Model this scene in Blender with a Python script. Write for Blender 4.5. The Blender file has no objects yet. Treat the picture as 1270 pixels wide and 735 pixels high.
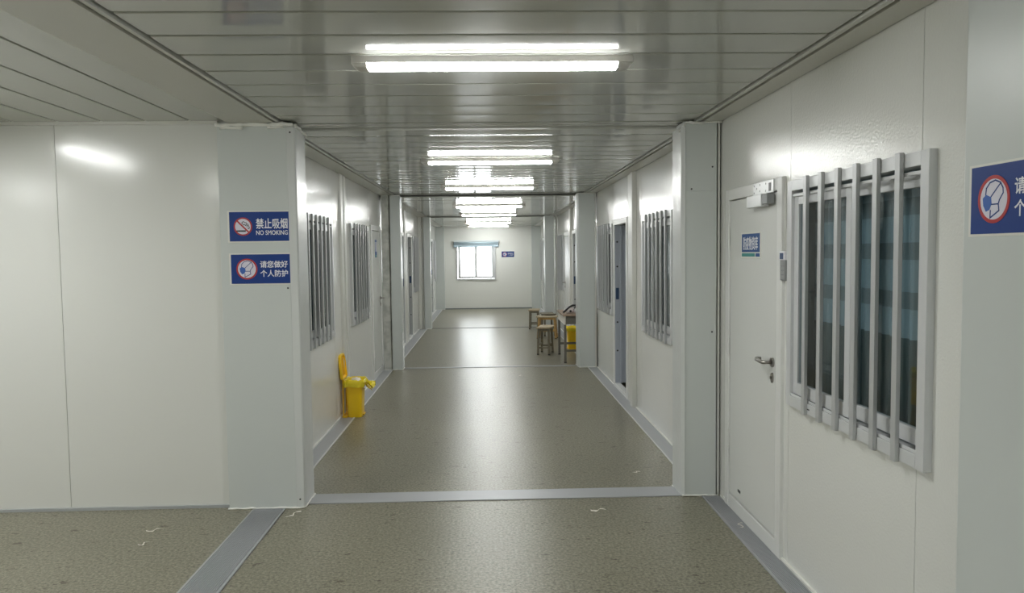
import bpy, bmesh, math, random
from mathutils import Vector, Matrix, noise
PI = math.pi
random.seed(7)
sc = bpy.context.scene
COL = sc.collection

# ------------------------------------------------------------------ camera, world, exposure
F_PX = 944.15
YAW, PITCH, ROLL = 0.03135, 0.058056, -0.011973
CAM_H = 1.67
cam_d = bpy.data.cameras.new('camera')
cam_d.sensor_width = 36.0
cam_d.lens = F_PX / 1270 * 36.0
cam_d.clip_start, cam_d.clip_end = 0.05, 200
cam = bpy.data.objects.new('camera', cam_d)
COL.objects.link(cam)
c_, s_ = math.cos, math.sin
R0 = Matrix(((1, 0, 0), (0, 0, -1), (0, 1, 0)))
Ry = Matrix(((c_(YAW), 0, -s_(YAW)), (0, 1, 0), (s_(YAW), 0, c_(YAW))))
Rp = Matrix(((1, 0, 0), (0, c_(PITCH), -s_(PITCH)), (0, s_(PITCH), c_(PITCH))))
Rr = Matrix(((c_(ROLL), -s_(ROLL), 0), (s_(ROLL), c_(ROLL), 0), (0, 0, 1)))
Rw = Rr @ Rp @ Ry @ R0                       # world -> (right, down, forward)
m3 = Matrix((Rw[0], -Rw[1], -Rw[2])).transposed()
cam.matrix_world = Matrix.Translation((0, 0, CAM_H)) @ m3.to_4x4()
sc.camera = cam

LAMP_POWER = 62.0
SKY_POWER = 8.0
w = bpy.data.worlds.new('overcast_sky')
sc.world = w
w.use_nodes = True
bg = w.node_tree.nodes['Background']
bg.inputs['Color'].default_value = (0.95, 0.98, 1.0, 1)
bg.inputs['Strength'].default_value = SKY_POWER
sc.view_settings.view_transform = 'Standard'
sc.view_settings.look = 'None'
sc.view_settings.gamma = 1.0
sc.view_settings.use_curve_mapping = False
sc.view_settings.exposure = 0.08
sc.cycles.use_denoising = True
sc.cycles.max_bounces = 14
sc.cycles.diffuse_bounces = 8
sc.cycles.glossy_bounces = 6
sc.cycles.transparent_max_bounces = 12
sc.cycles.sample_clamp_indirect = 12.0
sc.cycles.caustics_reflective = False
sc.cycles.caustics_refractive = False

# ------------------------------------------------------------------ materials
def mat(name, col, rough=0.5, metal=0.0, bump=None, var=None, spec=0.5, coat=0.0, coat_rough=0.1, wave=None):
    m = bpy.data.materials.new(name)
    m.use_nodes = True
    nt = m.node_tree
    b = nt.nodes['Principled BSDF']
    b.inputs['Base Color'].default_value = (*col, 1)
    b.inputs['Roughness'].default_value = rough
    b.inputs['Metallic'].default_value = metal
    b.inputs['Specular IOR Level'].default_value = spec
    b.inputs['Coat Weight'].default_value = coat
    b.inputs['Coat Roughness'].default_value = coat_rough
    tc = nt.nodes.new('ShaderNodeTexCoord')
    if var:
        scale, col2, lo, hi = var
        n = nt.nodes.new('ShaderNodeTexNoise')
        n.inputs['Scale'].default_value = scale
        n.inputs['Detail'].default_value = 3
        nt.links.new(tc.outputs['Object'], n.inputs['Vector'])
        r = nt.nodes.new('ShaderNodeValToRGB')
        r.color_ramp.elements[0].position = lo
        r.color_ramp.elements[1].position = hi
        r.color_ramp.elements[0].color = (*col, 1)
        r.color_ramp.elements[1].color = (*col2, 1)
        nt.links.new(n.outputs['Fac'], r.inputs['Fac'])
        nt.links.new(r.outputs['Color'], b.inputs['Base Color'])
    prev = None
    if bump:
        scale, strength, dist = bump
        n = nt.nodes.new('ShaderNodeTexNoise')
        n.inputs['Scale'].default_value = scale
        n.inputs['Detail'].default_value = 2
        nt.links.new(tc.outputs['Object'], n.inputs['Vector'])
        bp = nt.nodes.new('ShaderNodeBump')
        bp.inputs['Strength'].default_value = strength
        bp.inputs['Distance'].default_value = dist
        nt.links.new(n.outputs['Fac'], bp.inputs['Height'])
        prev = bp
    if wave:
        axis, scale, strength, dist = wave
        n = nt.nodes.new('ShaderNodeTexWave')
        n.bands_direction = axis
        n.inputs['Scale'].default_value = scale
        n.inputs['Distortion'].default_value = 0.4
        n.inputs['Detail Scale'].default_value = 0.4
        nt.links.new(tc.outputs['Object'], n.inputs['Vector'])
        bp = nt.nodes.new('ShaderNodeBump')
        bp.inputs['Strength'].default_value = strength
        bp.inputs['Distance'].default_value = dist
        nt.links.new(n.outputs['Fac'], bp.inputs['Height'])
        if prev:
            nt.links.new(prev.outputs['Normal'], bp.inputs['Normal'])
        prev = bp
    if prev:
        nt.links.new(prev.outputs['Normal'], b.inputs['Normal'])
    return m

def emit(name, col, power):
    m = bpy.data.materials.new(name)
    m.use_nodes = True
    b = m.node_tree.nodes['Principled BSDF']
    b.inputs['Base Color'].default_value = (0.8, 0.8, 0.8, 1)
    b.inputs['Emission Color'].default_value = (*col, 1)
    b.inputs['Emission Strength'].default_value = power
    return m

def glass(name, tint):
    m = bpy.data.materials.new(name)
    m.use_nodes = True
    nt = m.node_tree
    nt.nodes.clear()
    out = nt.nodes.new('ShaderNodeOutputMaterial')
    mix = nt.nodes.new('ShaderNodeMixShader')
    tr = nt.nodes.new('ShaderNodeBsdfTransparent')
    tr.inputs['Color'].default_value = (*tint, 1)
    gl = nt.nodes.new('ShaderNodeBsdfGlossy')
    gl.inputs['Roughness'].default_value = 0.02
    fr = nt.nodes.new('ShaderNodeFresnel')
    geo = nt.nodes.new('ShaderNodeNewGeometry')
    mr = nt.nodes.new('ShaderNodeMapRange')
    mr.inputs['To Min'].default_value = 1.5
    mr.inputs['To Max'].default_value = 1 / 1.5
    nt.links.new(geo.outputs['Backfacing'], mr.inputs['Value'])
    nt.links.new(mr.outputs['Result'], fr.inputs['IOR'])
    nt.links.new(fr.outputs[0], mix.inputs[0])
    nt.links.new(tr.outputs[0], mix.inputs[1])
    nt.links.new(gl.outputs[0], mix.inputs[2])
    nt.links.new(mix.outputs[0], out.inputs['Surface'])
    return m

def film(name, col, alpha):
    m = mat(name, col, 0.25)
    m.node_tree.nodes['Principled BSDF'].inputs['Alpha'].default_value = alpha
    m.node_tree.nodes['Principled BSDF'].inputs['Subsurface Weight'].default_value = 0.0
    return m

def floor_mat():
    m = mat('speckled_vinyl', (0.2, 0.19, 0.15), 0.34, bump=(900, 0.05, 0.002), spec=0.36)
    nt = m.node_tree
    b = nt.nodes['Principled BSDF']
    tc = nt.nodes.new('ShaderNodeTexCoord')
    n1 = nt.nodes.new('ShaderNodeTexNoise'); n1.inputs['Scale'].default_value = 62; n1.inputs['Detail'].default_value = 5; n1.inputs['Roughness'].default_value = 0.7
    n2 = nt.nodes.new('ShaderNodeTexNoise'); n2.inputs['Scale'].default_value = 1.3; n2.inputs['Detail'].default_value = 4
    r1 = nt.nodes.new('ShaderNodeValToRGB')
    e = r1.color_ramp.elements
    e[0].position, e[0].color = 0.36, (0.105, 0.098, 0.068, 1)
    e[1].position, e[1].color = 0.64, (0.330, 0.312, 0.235, 1)
    mx = nt.nodes.new('ShaderNodeMixRGB'); mx.blend_type = 'MULTIPLY'; mx.inputs['Fac'].default_value = 1.0
    r2 = nt.nodes.new('ShaderNodeValToRGB')
    r2.color_ramp.elements[0].position, r2.color_ramp.elements[0].color = 0.3, (0.86, 0.86, 0.85, 1)
    r2.color_ramp.elements[1].position, r2.color_ramp.elements[1].color = 0.7, (1, 1, 1, 1)
    for n in (n1, n2):
        nt.links.new(tc.outputs['Object'], n.inputs['Vector'])
    nt.links.new(n1.outputs['Fac'], r1.inputs['Fac'])
    nt.links.new(n2.outputs['Fac'], r2.inputs['Fac'])
    nt.links.new(r1.outputs['Color'], mx.inputs['Color1'])
    nt.links.new(r2.outputs['Color'], mx.inputs['Color2'])
    n3 = nt.nodes.new('ShaderNodeTexNoise'); n3.inputs['Scale'].default_value = 7.5; n3.inputs['Detail'].default_value = 3; n3.inputs['Roughness'].default_value = 0.75
    mp = nt.nodes.new('ShaderNodeMapping'); mp.inputs['Scale'].default_value = (1.0, 2.2, 1.0); mp.inputs['Rotation'].default_value = (0, 0, 0.5)
    nt.links.new(tc.outputs['Object'], mp.inputs['Vector'])
    nt.links.new(mp.outputs['Vector'], n3.inputs['Vector'])
    r3 = nt.nodes.new('ShaderNodeValToRGB')
    r3.color_ramp.elements[0].position, r3.color_ramp.elements[0].color = 0.635, (1, 1, 1, 1)
    r3.color_ramp.elements[1].position, r3.color_ramp.elements[1].color = 0.66, (0.40, 0.33, 0.31, 1)
    nt.links.new(n3.outputs['Fac'], r3.inputs['Fac'])
    m2 = nt.nodes.new('ShaderNodeMixRGB'); m2.blend_type = 'MULTIPLY'; m2.inputs['Fac'].default_value = 1.0
    nt.links.new(mx.outputs['Color'], m2.inputs['Color1'])
    nt.links.new(r3.outputs['Color'], m2.inputs['Color2'])
    nt.links.new(m2.outputs['Color'], b.inputs['Base Color'])
    rr = nt.nodes.new('ShaderNodeMapRange')
    rr.inputs['To Min'].default_value = 0.285
    rr.inputs['To Max'].default_value = 0.325
    nt.links.new(n2.outputs['Fac'], rr.inputs['Value'])
    nt.links.new(rr.outputs['Result'], b.inputs['Roughness'])
    return m

WALLC = (0.70, 0.705, 0.675)
M = dict(
    wall=mat('wall_panel_white', WALLC, 0.15, bump=(90, 0.38, 0.003), spec=0.5),
    wall_rib=mat('wall_panel_ribbed', WALLC, 0.19, bump=(75, 0.08, 0.003), wave=('Y', 9, 0.5, 0.0018), spec=0.5),
    wall_flat=mat('wall_panel_satin', (0.67, 0.675, 0.645), 0.17, bump=(3, 0.05, 0.02)),
    wall_end=mat('end_wall_panel', (0.76, 0.765, 0.73), 0.3, bump=(3, 0.05, 0.02)),
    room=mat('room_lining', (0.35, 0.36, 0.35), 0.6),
    column=mat('column_cladding', (0.56, 0.59, 0.575), 0.36, bump=(2.2, 0.05, 0.02)),
    column_gloss=mat('column_film_face', (0.60, 0.62, 0.61), 0.26, bump=(9, 0.25, 0.01)),
    ceil=mat('ceiling_panel', (0.49, 0.495, 0.455), 0.085, spec=0.6, bump=(1.6, 0.03, 0.01)),
    ceil_band=mat('ceiling_edge_band', (0.54, 0.53, 0.48), 0.3, bump=(5, 0.06, 0.01)),
    trim=mat('pale_trim', (0.62, 0.62, 0.58), 0.34),
    groove=mat('groove_painted_shade', (0.05, 0.05, 0.045), 0.6),  # near-black colour paints the shade inside the ceiling grooves
    dark=mat('dark_gap', (0.03, 0.03, 0.028), 0.7),
    floor=floor_mat(),
    alu=mat('aluminium_strip', (0.40, 0.41, 0.43), 0.42, 0.25, bump=(30, 0.05, 0.003)),
    alu_light=mat('aluminium_lip', (0.66, 0.67, 0.66), 0.35, 0.1),
    caulk=mat('white_caulk', (0.80, 0.80, 0.76), 0.5, bump=(60, 0.4, 0.01)),
    frame=mat('window_aluminium', (0.60, 0.61, 0.62), 0.3, 0.1),
    bar=mat('bar_aluminium', (0.50, 0.51, 0.515), 0.36, 0.3),
    door=mat('door_white', (0.70, 0.71, 0.69), 0.24, bump=(2, 0.04, 0.02)),
    doorframe=mat('door_frame_white', (0.72, 0.725, 0.71), 0.36),
    jamb=mat('jamb_blue_grey', (0.50, 0.54, 0.62), 0.3, 0.1),
    steel=mat('brushed_steel', (0.34, 0.32, 0.30), 0.28, 0.95),
    jamb_grey=mat('jamb_grey', (0.52, 0.54, 0.545), 0.36),
    silver=mat('silver_box', (0.70, 0.71, 0.71), 0.3, 0.35),
    black=mat('black_plastic', (0.015, 0.015, 0.017), 0.4),
    grey=mat('grey_plastic', (0.25, 0.26, 0.26), 0.45),
    lock_blue=mat('strike_blue', (0.03, 0.07, 0.16), 0.4),
    glass=glass('window_glass', (0.82, 0.88, 0.90)),
    glass_clear=glass('clear_glass', (0.97, 0.98, 0.98)),
    curt=mat('curtain_green', (0.095, 0.12, 0.115), 0.85),
    curt_blue=mat('curtain_blue_reflection', (0.34, 0.42, 0.455), 0.85),
    curt_grey=mat('curtain_grey_reflection', (0.20, 0.235, 0.245), 0.85),
    blue=mat('sign_blue', (0.013, 0.045, 0.215), 0.35, spec=0.25),
    blue_door=mat('door_sign_blue', (0.022, 0.085, 0.27), 0.4, spec=0.25),
    teal=mat('sign_teal', (0.02, 0.25, 0.24), 0.35),
    white=mat('sign_white', (0.80, 0.80, 0.84), 0.35),
    border=mat('sign_border', (0.72, 0.71, 0.66), 0.4),
    red=mat('sign_red', (0.42, 0.022, 0.022), 0.35),
    lav=mat('sign_disc', (0.66, 0.65, 0.74), 0.35),
    lamp=emit('lamp_diffuser_lit', (0.985, 1.0, 0.975), LAMP_POWER),
    lamp_branch=emit('branch_lamp_lit', (0.985, 1.0, 0.975), LAMP_POWER * 1.45),
    lampbody=mat('lamp_white_plastic', (0.70, 0.68, 0.66), 0.35),
    yellow=mat('bin_yellow', (0.95, 0.61, 0.010), 0.35, bump=(80, 0.05, 0.003)),
    yellow_in=mat('bin_yellow_inside', (0.76, 0.46, 0.012), 0.45),
    bag=film('yellow_bag_film', (0.90, 0.74, 0.03), 0.82),
    paper=mat('white_waste', (0.78, 0.74, 0.68), 0.8, bump=(40, 0.5, 0.01)),
    wood_pale=mat('pale_wood', (0.42, 0.34, 0.22), 0.45, var=(18, (0.52, 0.43, 0.29), 0.3, 0.7)),
    wood_gold=mat('golden_wood', (0.42, 0.25, 0.08), 0.45, var=(18, (0.50, 0.32, 0.12), 0.3, 0.7)),
    wood_grey=mat('weathered_wood', (0.17, 0.15, 0.105), 0.5, var=(18, (0.24, 0.21, 0.15), 0.3, 0.7)),
    wood_top=mat('table_top_wood', (0.30, 0.21, 0.15), 0.4, var=(14, (0.38, 0.28, 0.21), 0.3, 0.7)),
    apron_lit=mat('table_apron_lit', (0.78, 0.74, 0.68), 0.45),  # whiteness paints in the light falling on the desk's long side
    tleg=mat('table_leg_grey', (0.15, 0.14, 0.115), 0.45),
    foot=mat('rubber_foot', (0.02, 0.02, 0.02), 0.6),
    blind=mat('roller_blind_blue', (0.42, 0.53, 0.60), 0.55),
    blind_rail=mat('blind_rail', (0.60, 0.66, 0.68), 0.35),
    pink=mat('device_shell', (0.66, 0.60, 0.60), 0.4),
)

# ------------------------------------------------------------------ mesh builder
class MB:
    def __init__(self):
        self.bm = bmesh.new()
    def box(self, x0, x1, y0, y1, z0, z1):
        v = [self.bm.verts.new((x, y, z)) for z in (z0, z1) for y in (y0, y1) for x in (x0, x1)]
        for f in ((0, 2, 3, 1), (4, 5, 7, 6), (0, 1, 5, 4), (2, 6, 7, 3), (0, 4, 6, 2), (1, 3, 7, 5)):
            self.bm.faces.new([v[i] for i in f])
        return self
    def hexa(self, pts):                       # 8 points: bottom ring (4), top ring (4)
        v = [self.bm.verts.new(p) for p in pts]
        for f in ((3, 2, 1, 0), (4, 5, 6, 7), (0, 1, 5, 4), (1, 2, 6, 5), (2, 3, 7, 6), (3, 0, 4, 7)):
            self.bm.faces.new([v[i] for i in f])
        return self
    def prism(self, pts, a, b, axis='y'):       # polygon in the plane normal to axis, from a to b
        def P(p, d):
            return {'y': (p[0], d, p[1]), 'x': (d, p[0], p[1]), 'z': (p[0], p[1], d)}[axis]
        A = [self.bm.verts.new(P(p, a)) for p in pts]
        B = [self.bm.verts.new(P(p, b)) for p in pts]
        n = len(pts)
        self.bm.faces.new(A)
        self.bm.faces.new(B[::-1])
        for i in range(n):
            self.bm.faces.new((A[i], B[i], B[(i + 1) % n], A[(i + 1) % n]))
        return self
    def tube(self, pts, r, seg=10, cap=True):
        pts = [Vector(p) for p in pts]
        rr = r if isinstance(r, (list, tuple)) else [r] * len(pts)
        rings = []
        for i, p in enumerate(pts):
            d = (pts[min(i + 1, len(pts) - 1)] - pts[max(i - 1, 0)]).normalized()
            up = Vector((0, 0, 1)) if abs(d.z) < 0.9 else Vector((1, 0, 0))
            a = d.cross(up).normalized(); b = d.cross(a)
            rings.append([self.bm.verts.new(p + (a * c_(2 * PI * k / seg) + b * s_(2 * PI * k / seg)) * rr[i]) for k in range(seg)])
        for q in range(len(rings) - 1):
            for k in range(seg):
                self.bm.faces.new((rings[q][k], rings[q][(k + 1) % seg], rings[q + 1][(k + 1) % seg], rings[q + 1][k]))
        if cap:
            self.bm.faces.new(rings[0][::-1]); self.bm.faces.new(rings[-1])
        return self
    def bar(self, p0, p1, wx, wy):              # square bar between two points (mostly vertical)
        p0, p1 = Vector(p0), Vector(p1)
        h = [(-wx / 2, -wy / 2), (wx / 2, -wy / 2), (wx / 2, wy / 2), (-wx / 2, wy / 2)]
        return self.hexa([p0 + Vector((a, b, 0)) for a, b in h] + [p1 + Vector((a, b, 0)) for a, b in h])
    def stroke(self, pts, wd, y0, y1):          # flat line in the xz plane
        for (ax, az), (bx, bz) in zip(pts, pts[1:]):
            d = Vector((bx - ax, bz - az)); L = d.length
            if L < 1e-6: continue
            d /= L; n = Vector((-d.y, d.x)) * wd / 2; e = d * wd * 0.35
            self.prism([(ax - e.x - n.x, az - e.y - n.y), (bx + e.x - n.x, bz + e.y - n.y), (bx + e.x + n.x, bz + e.y + n.y), (ax - e.x + n.x, az - e.y + n.y)], y0, y1)
        return self
    def build(self, name, m, parent=None, bevel=0, smooth=False, loc=None):
        bmesh.ops.recalc_face_normals(self.bm, faces=self.bm.faces)
        me = bpy.data.meshes.new(name)
        self.bm.to_mesh(me); self.bm.free()
        for mm in (m if isinstance(m, (list, tuple)) else [m]):
            me.materials.append(mm)
        if smooth:
            me.shade_smooth()
        o = bpy.data.objects.new(name, me)
        COL.objects.link(o)
        if parent: o.parent = parent
        if loc: o.location = loc
        if bevel:
            b = o.modifiers.new('bevel', 'BEVEL'); b.width = bevel; b.segments = 2; b.limit_method = 'ANGLE'; b.harden_normals = False
        return o

def tag(o, label, cat, group=None, kind=None):
    o['label'] = label; o['category'] = cat
    if group: o['group'] = group
    if kind: o['kind'] = kind
    return o
def thing(name, label, cat, loc=(0, 0, 0), rotz=0, group=None, kind=None):
    o = bpy.data.objects.new(name, None); COL.objects.link(o)
    o.empty_display_size = 0.1
    o.location = loc; o.rotation_euler = (0, 0, rotz)
    return tag(o, label, cat, group, kind)
def struct(mb, name, m, label, cat, bevel=0, smooth=False):
    return tag(mb.build(name, m, bevel=bevel, smooth=smooth), label, cat, kind='structure')
def copy_tree(o, parent=None, skip='~'):
    c = o.copy(); COL.objects.link(c)
    if parent: c.parent = parent
    for ch in list(o.children):
        if not ch.name.startswith(skip): copy_tree(ch, c, skip)
    return c

RIGHT, LEFT, FACING = -PI / 2, PI / 2, 0.0      # viewer's right is local +x, wall outward is local -y

# ------------------------------------------------------------------ dimensions
XL, XR = -1.53, 1.565          # corridor wall faces
Y1, Y2, Y3, YE = 5.05, 11.0, 16.87, 22.6
Z0, Z1, Z2, Z3 = 2.53, 2.512, 2.475, 2.445
WIN_Z0, WIN_H = 0.87, 1.142
DOOR_H = 2.05
# windows (y0, y1) and doors (y0, y1, open) along each wall
WR0 = [(2.615, 3.865)]
WR = [(6.33, 7.58), (9.42, 10.67), (15.55, 16.80), (21.50, 22.32)]
WL = [(6.23, 7.48), (8.50, 9.75), (15.45, 16.70), (21.25, 22.32)]
DR = [(3.96, 4.905, 0), (8.42, 9.33, 1), (12.98, 13.88, 1), (14.42, 15.36, 0), (20.35, 21.35, 1)]
DL = [(9.98, 10.88, 0), (13.02, 13.92, 1), (14.45, 15.32, 1), (20.15, 21.08, 1)]

# ------------------------------------------------------------------ floor
fl = MB().box(-8, 4.6, -6.2, YE + 0.1, -0.1, 0.0)
struct(fl, 'floor', M['floor'], 'khaki grey speckled vinyl floor of the corridor', 'floor')

# ------------------------------------------------------------------ walls with openings
def wall(name, m, axis, face, back, u0, u1, z1, holes, seams, label, cat='wall'):
    """axis 'x': wall plane at x=face running along y; holes = (u0,u1,z0,z1)"""
    us = sorted({u0, u1, *[h[0] for h in holes], *[h[1] for h in holes], *[s + d for s in seams for d in (-0.0018, 0.0018)]})
    zs = sorted({0.0, z1, *[h[2] for h in holes], *[h[3] for h in holes]})
    mb = MB()
    for a, b in zip(us, us[1:]):
        um = (a + b) / 2
        seam = any(abs(um - s) < 0.0018 for s in seams)
        run = None
        cells = []
        for c, d in zip(zs, zs[1:]):
            zm = (c + d) / 2
            solid = not any(h[0] < um < h[1] and h[2] < zm < h[3] for h in holes)
            if solid:
                if run and abs(run[1] - c) < 1e-6: run[1] = d
                else:
                    run = [c, d]; cells.append(run)
            else: run = None
        for c, d in cells:
            f = face + (back - face) * 0.35 if seam else face
            lo, hi = min(f, back), max(f, back)
            if axis == 'x': mb.box(lo, hi, a, b, c, d)
            else: mb.box(a, b, lo, hi, c, d)
    return struct(mb, name, m, label, cat)

EPS = 0.02
def holes(ws, ds):
    return [(a + EPS, b - EPS, WIN_Z0 + EPS, WIN_Z0 + WIN_H - EPS) for a, b in ws] + [(a + EPS, b - EPS, -0.01, DOOR_H - EPS) for a, b, _ in ds]
wall('wall_right', M['wall'], 'x', XR, XR + 0.06, -6.0, YE, 2.58, holes(WR0 + WR, DR), [0.33, 1.52, 2.71, 3.90, 7.7, 9.37, 10.72, 13.4, 15.45],
     'white sandwich panel wall along the right side of the corridor')
wall('wall_left', M['wall_rib'], 'x', XL, XL - 0.06, 5.12, YE, 2.58, holes(WL, DL), [6.1, 7.6, 8.45, 9.86, 11.3, 15.38],
     'white sandwich panel wall along the left side of the corridor')
wall('wall_branch', M['wall_flat'], 'y', 5.04, 5.10, -8.0, -1.50, 2.58, [], [-7.35, -6.2, -5.06, -3.92, -2.775, -1.63],
     'cream panel wall facing the camera left of the signs')
EW = (-0.90, 0.205, 0.875, 1.93)
wall('wall_end', M['wall_end'], 'y', YE, YE + 0.1, -4.6, 4.6, 2.58, [EW], [-0.865, 0.252],
     'pale panel wall at the far end of the corridor around the bright window')
# shell that closes the parts of the building outside the frame
struct(MB().box(-8, 4.6, -6.2, -6.0, 0, 2.6), 'wall_back', M['wall_flat'], 'panel wall behind the camera', 'wall')
struct(MB().box(-8.1, -8, -6.2, 5.1, 0, 2.6), 'wall_branch_end', M['wall_flat'], 'panel wall closing the left branch', 'wall')
struct(MB().box(-8, -1.6, -1.3, -1.2, 0, 2.58), 'wall_branch_back', M['wall_flat'], 'panel wall on the near side of the left branch', 'wall')
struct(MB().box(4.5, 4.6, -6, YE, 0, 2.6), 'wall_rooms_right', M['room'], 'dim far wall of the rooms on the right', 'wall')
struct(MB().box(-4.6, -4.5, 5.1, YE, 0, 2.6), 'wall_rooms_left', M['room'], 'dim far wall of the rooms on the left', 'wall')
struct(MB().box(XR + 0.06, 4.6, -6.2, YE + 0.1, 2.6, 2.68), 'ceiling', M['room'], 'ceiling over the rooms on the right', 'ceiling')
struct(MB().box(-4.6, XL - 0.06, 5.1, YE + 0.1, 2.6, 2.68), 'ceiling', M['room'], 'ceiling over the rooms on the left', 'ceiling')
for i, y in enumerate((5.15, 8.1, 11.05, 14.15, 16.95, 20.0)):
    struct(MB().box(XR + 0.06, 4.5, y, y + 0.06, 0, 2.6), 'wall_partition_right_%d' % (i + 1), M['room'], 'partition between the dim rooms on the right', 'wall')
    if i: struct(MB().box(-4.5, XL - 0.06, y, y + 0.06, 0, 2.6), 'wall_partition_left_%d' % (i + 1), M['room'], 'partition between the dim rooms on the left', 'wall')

# ------------------------------------------------------------------ ceilings
XA, XB = -1.309, 1.378           # panel field between the edge channels
def panel_field(mb, u0, u1, v0, v1, z, pitch, first, along='x', seed=1):
    """panels whose long edges run along x; v is y.  Each panel is slightly bowed with a groove beside it."""
    rnd = random.Random(seed)
    g = 0.0075
    n0 = math.floor((v0 - first) / pitch)
    v = first + n0 * pitch
    while v < v1 - 0.01:
        a, b = max(v, v0) + g, min(v + pitch, v1) - g
        v += pitch
        if b - a < 0.02: continue
        tilt = rnd.uniform(-0.0009, 0.0009)
        bow = rnd.uniform(0.0008, 0.0017)
        N = 8
        prof = [(a, z + 0.016), (a + 0.001, z + 0.002)]
        for k in range(N + 1):
            t = k / N
            prof.append((a + 0.004 + (b - a - 0.008) * t, z - bow * (1 - (2 * t - 1) ** 2) + tilt * (2 * t - 1)))
        prof += [(b - 0.001, z + 0.002), (b, z + 0.016)]
        P = (lambda q, e: (e, q[0], q[1])) if along == 'x' else (lambda q, e: (q[0], e, q[1]))
        # a few cross stations with tiny waviness so reflections wander
        stations = [u0 + (u1 - u0) * k / 10 for k in range(11)]
        ph = rnd.uniform(0, 6)
        rows = []
        for k, e in enumerate(stations):
            rows.append([mb.bm.verts.new(P((q[0], q[1] + 0.0003 * math.sin(ph + 1.9 * k)), e)) for q in prof])
        for r0, r1 in zip(rows, rows[1:]):
            for i in range(len(prof) - 1):
                mb.bm.faces.new((r0[i], r1[i], r1[i + 1], r0[i + 1]))
def ceiling_module(y0, y1, z, first, label, seed):
    mb = MB()
    panel_field(mb, XA, XB, y0 + 0.01, y1 - 0.01, z, 0.292, first, seed=seed)
    bm = mb.bm
    for f in bm.faces: f.smooth = True
    nb = len(bm.faces)
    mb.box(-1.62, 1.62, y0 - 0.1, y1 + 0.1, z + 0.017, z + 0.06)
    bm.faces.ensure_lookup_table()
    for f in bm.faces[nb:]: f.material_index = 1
    o = struct(mb, 'ceiling', [M['ceil'], M['groove']], label, 'ceiling')
    md = o.modifiers.new('edges', 'EDGE_SPLIT'); md.split_angle = 0.35
    return o
ceiling_module(-6.0, 5.11, Z0, 5.115, 'glossy grey ceiling panels above the nearest lamp', 1)
ceiling_module(5.28, Y2 - 0.02, Z1, 5.28, 'glossy ceiling panels over the middle stretch with the yellow bin', 2)
ceiling_module(Y2 + 0.14, Y3 - 0.02, Z2, Y2 + 0.14, 'glossy ceiling panels over the stools and desk', 3)
ceiling_module(Y3 + 0.14, YE, Z3, Y3 + 0.14, 'glossy ceiling panels next to the end wall', 4)
mbl = MB()
panel_field(mbl, -1.15, 5.035, -8.0, -1.655, Z0 + 0.008, 0.2785, -1.905, along='y', seed=9)
for f in mbl.bm.faces: f.smooth = True
nb = len(mbl.bm.faces)
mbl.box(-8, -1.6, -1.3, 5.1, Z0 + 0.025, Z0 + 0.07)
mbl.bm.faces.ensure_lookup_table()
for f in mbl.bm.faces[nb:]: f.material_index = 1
o = struct(mbl, 'ceiling', [M['ceil'], M['groove']], 'ceiling panels of the left branch running towards the signs', 'ceiling')
o.modifiers.new('edges', 'EDGE_SPLIT').split_angle = 0.35

tn = 0
def trim(mb, m, label, bevel=0, smooth=False, cat='trim'):
    global tn
    tn += 1
    return struct(mb, 'trim_%d' % tn, m, label, cat, bevel, smooth)
names = ['nearest module', 'yellow bin stretch', 'desk and stools stretch', 'farthest stretch']
for (a, b, z, nm) in ((-6.0, 5.11, Z0, names[0]), (5.27, Y2 - 0.01, Z1, names[1]), (Y2 + 0.13, Y3 - 0.01, Z2, names[2]), (Y3 + 0.13, YE, Z3, names[3])):
    if a < 0:
        mb = MB().box(-1.648, -1.362, -6.0, 5.0, z - 0.014, z + 0.03)
    else:
        mb = MB().box(XL + 0.008, -1.362, a, b, z - 0.012, z + 0.03)
    trim(mb, M['ceil_band'], 'flat ceiling edge beam on the left, ' + nm)
    trim(MB().box(1.436, XR - 0.009, a, b, z - 0.012, z + 0.03), M['ceil_band'], 'flat ceiling edge beam on the right, ' + nm)
    mb = MB().box(-1.345, -1.326, a, b, z - 0.010, z + 0.03)
    trim(mb, M['trim'], 'slim ceiling channel along the left edge, ' + nm)
    mb = MB().box(1.394, 1.417, a, b, z - 0.010, z + 0.03)
    trim(mb, M['trim'], 'slim ceiling channel along the right edge, ' + nm)
for (y, z, nm) in ((5.115, Z0, 'nearest'), (Y2 - 0.012, Z1, 'middle'), (Y3 - 0.012, Z2, 'farthest')):
    mb = MB().box(-1.6, 1.6, y, y + 0.07, z - 0.004, z + 0.04).box(-1.6, 1.6, y + 0.078, y + 0.155, z - 0.006, z + 0.04)
    trim(mb, M['ceil'], 'ceiling joint strip between two modules, ' + nm + ' of the three')

# ------------------------------------------------------------------ columns
def irregular(mb, p0, p1, out, r, seed):
    """lumpy bead of sealant from p0 to p1"""
    rnd = random.Random(seed)
    p0, p1 = Vector(p0), Vector(p1)
    n = max(4, int((p1 - p0).length / 0.03))
    pts = [p0.lerp(p1, k / n) + Vector(out) * rnd.uniform(-0.2, 0.6) * r + Vector((0, 0, rnd.uniform(-0.3, 0.3) * r)) for k in range(n + 1)]
    mb.tube(pts, [r * rnd.uniform(0.6, 1.25) for _ in pts], 7)

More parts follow.
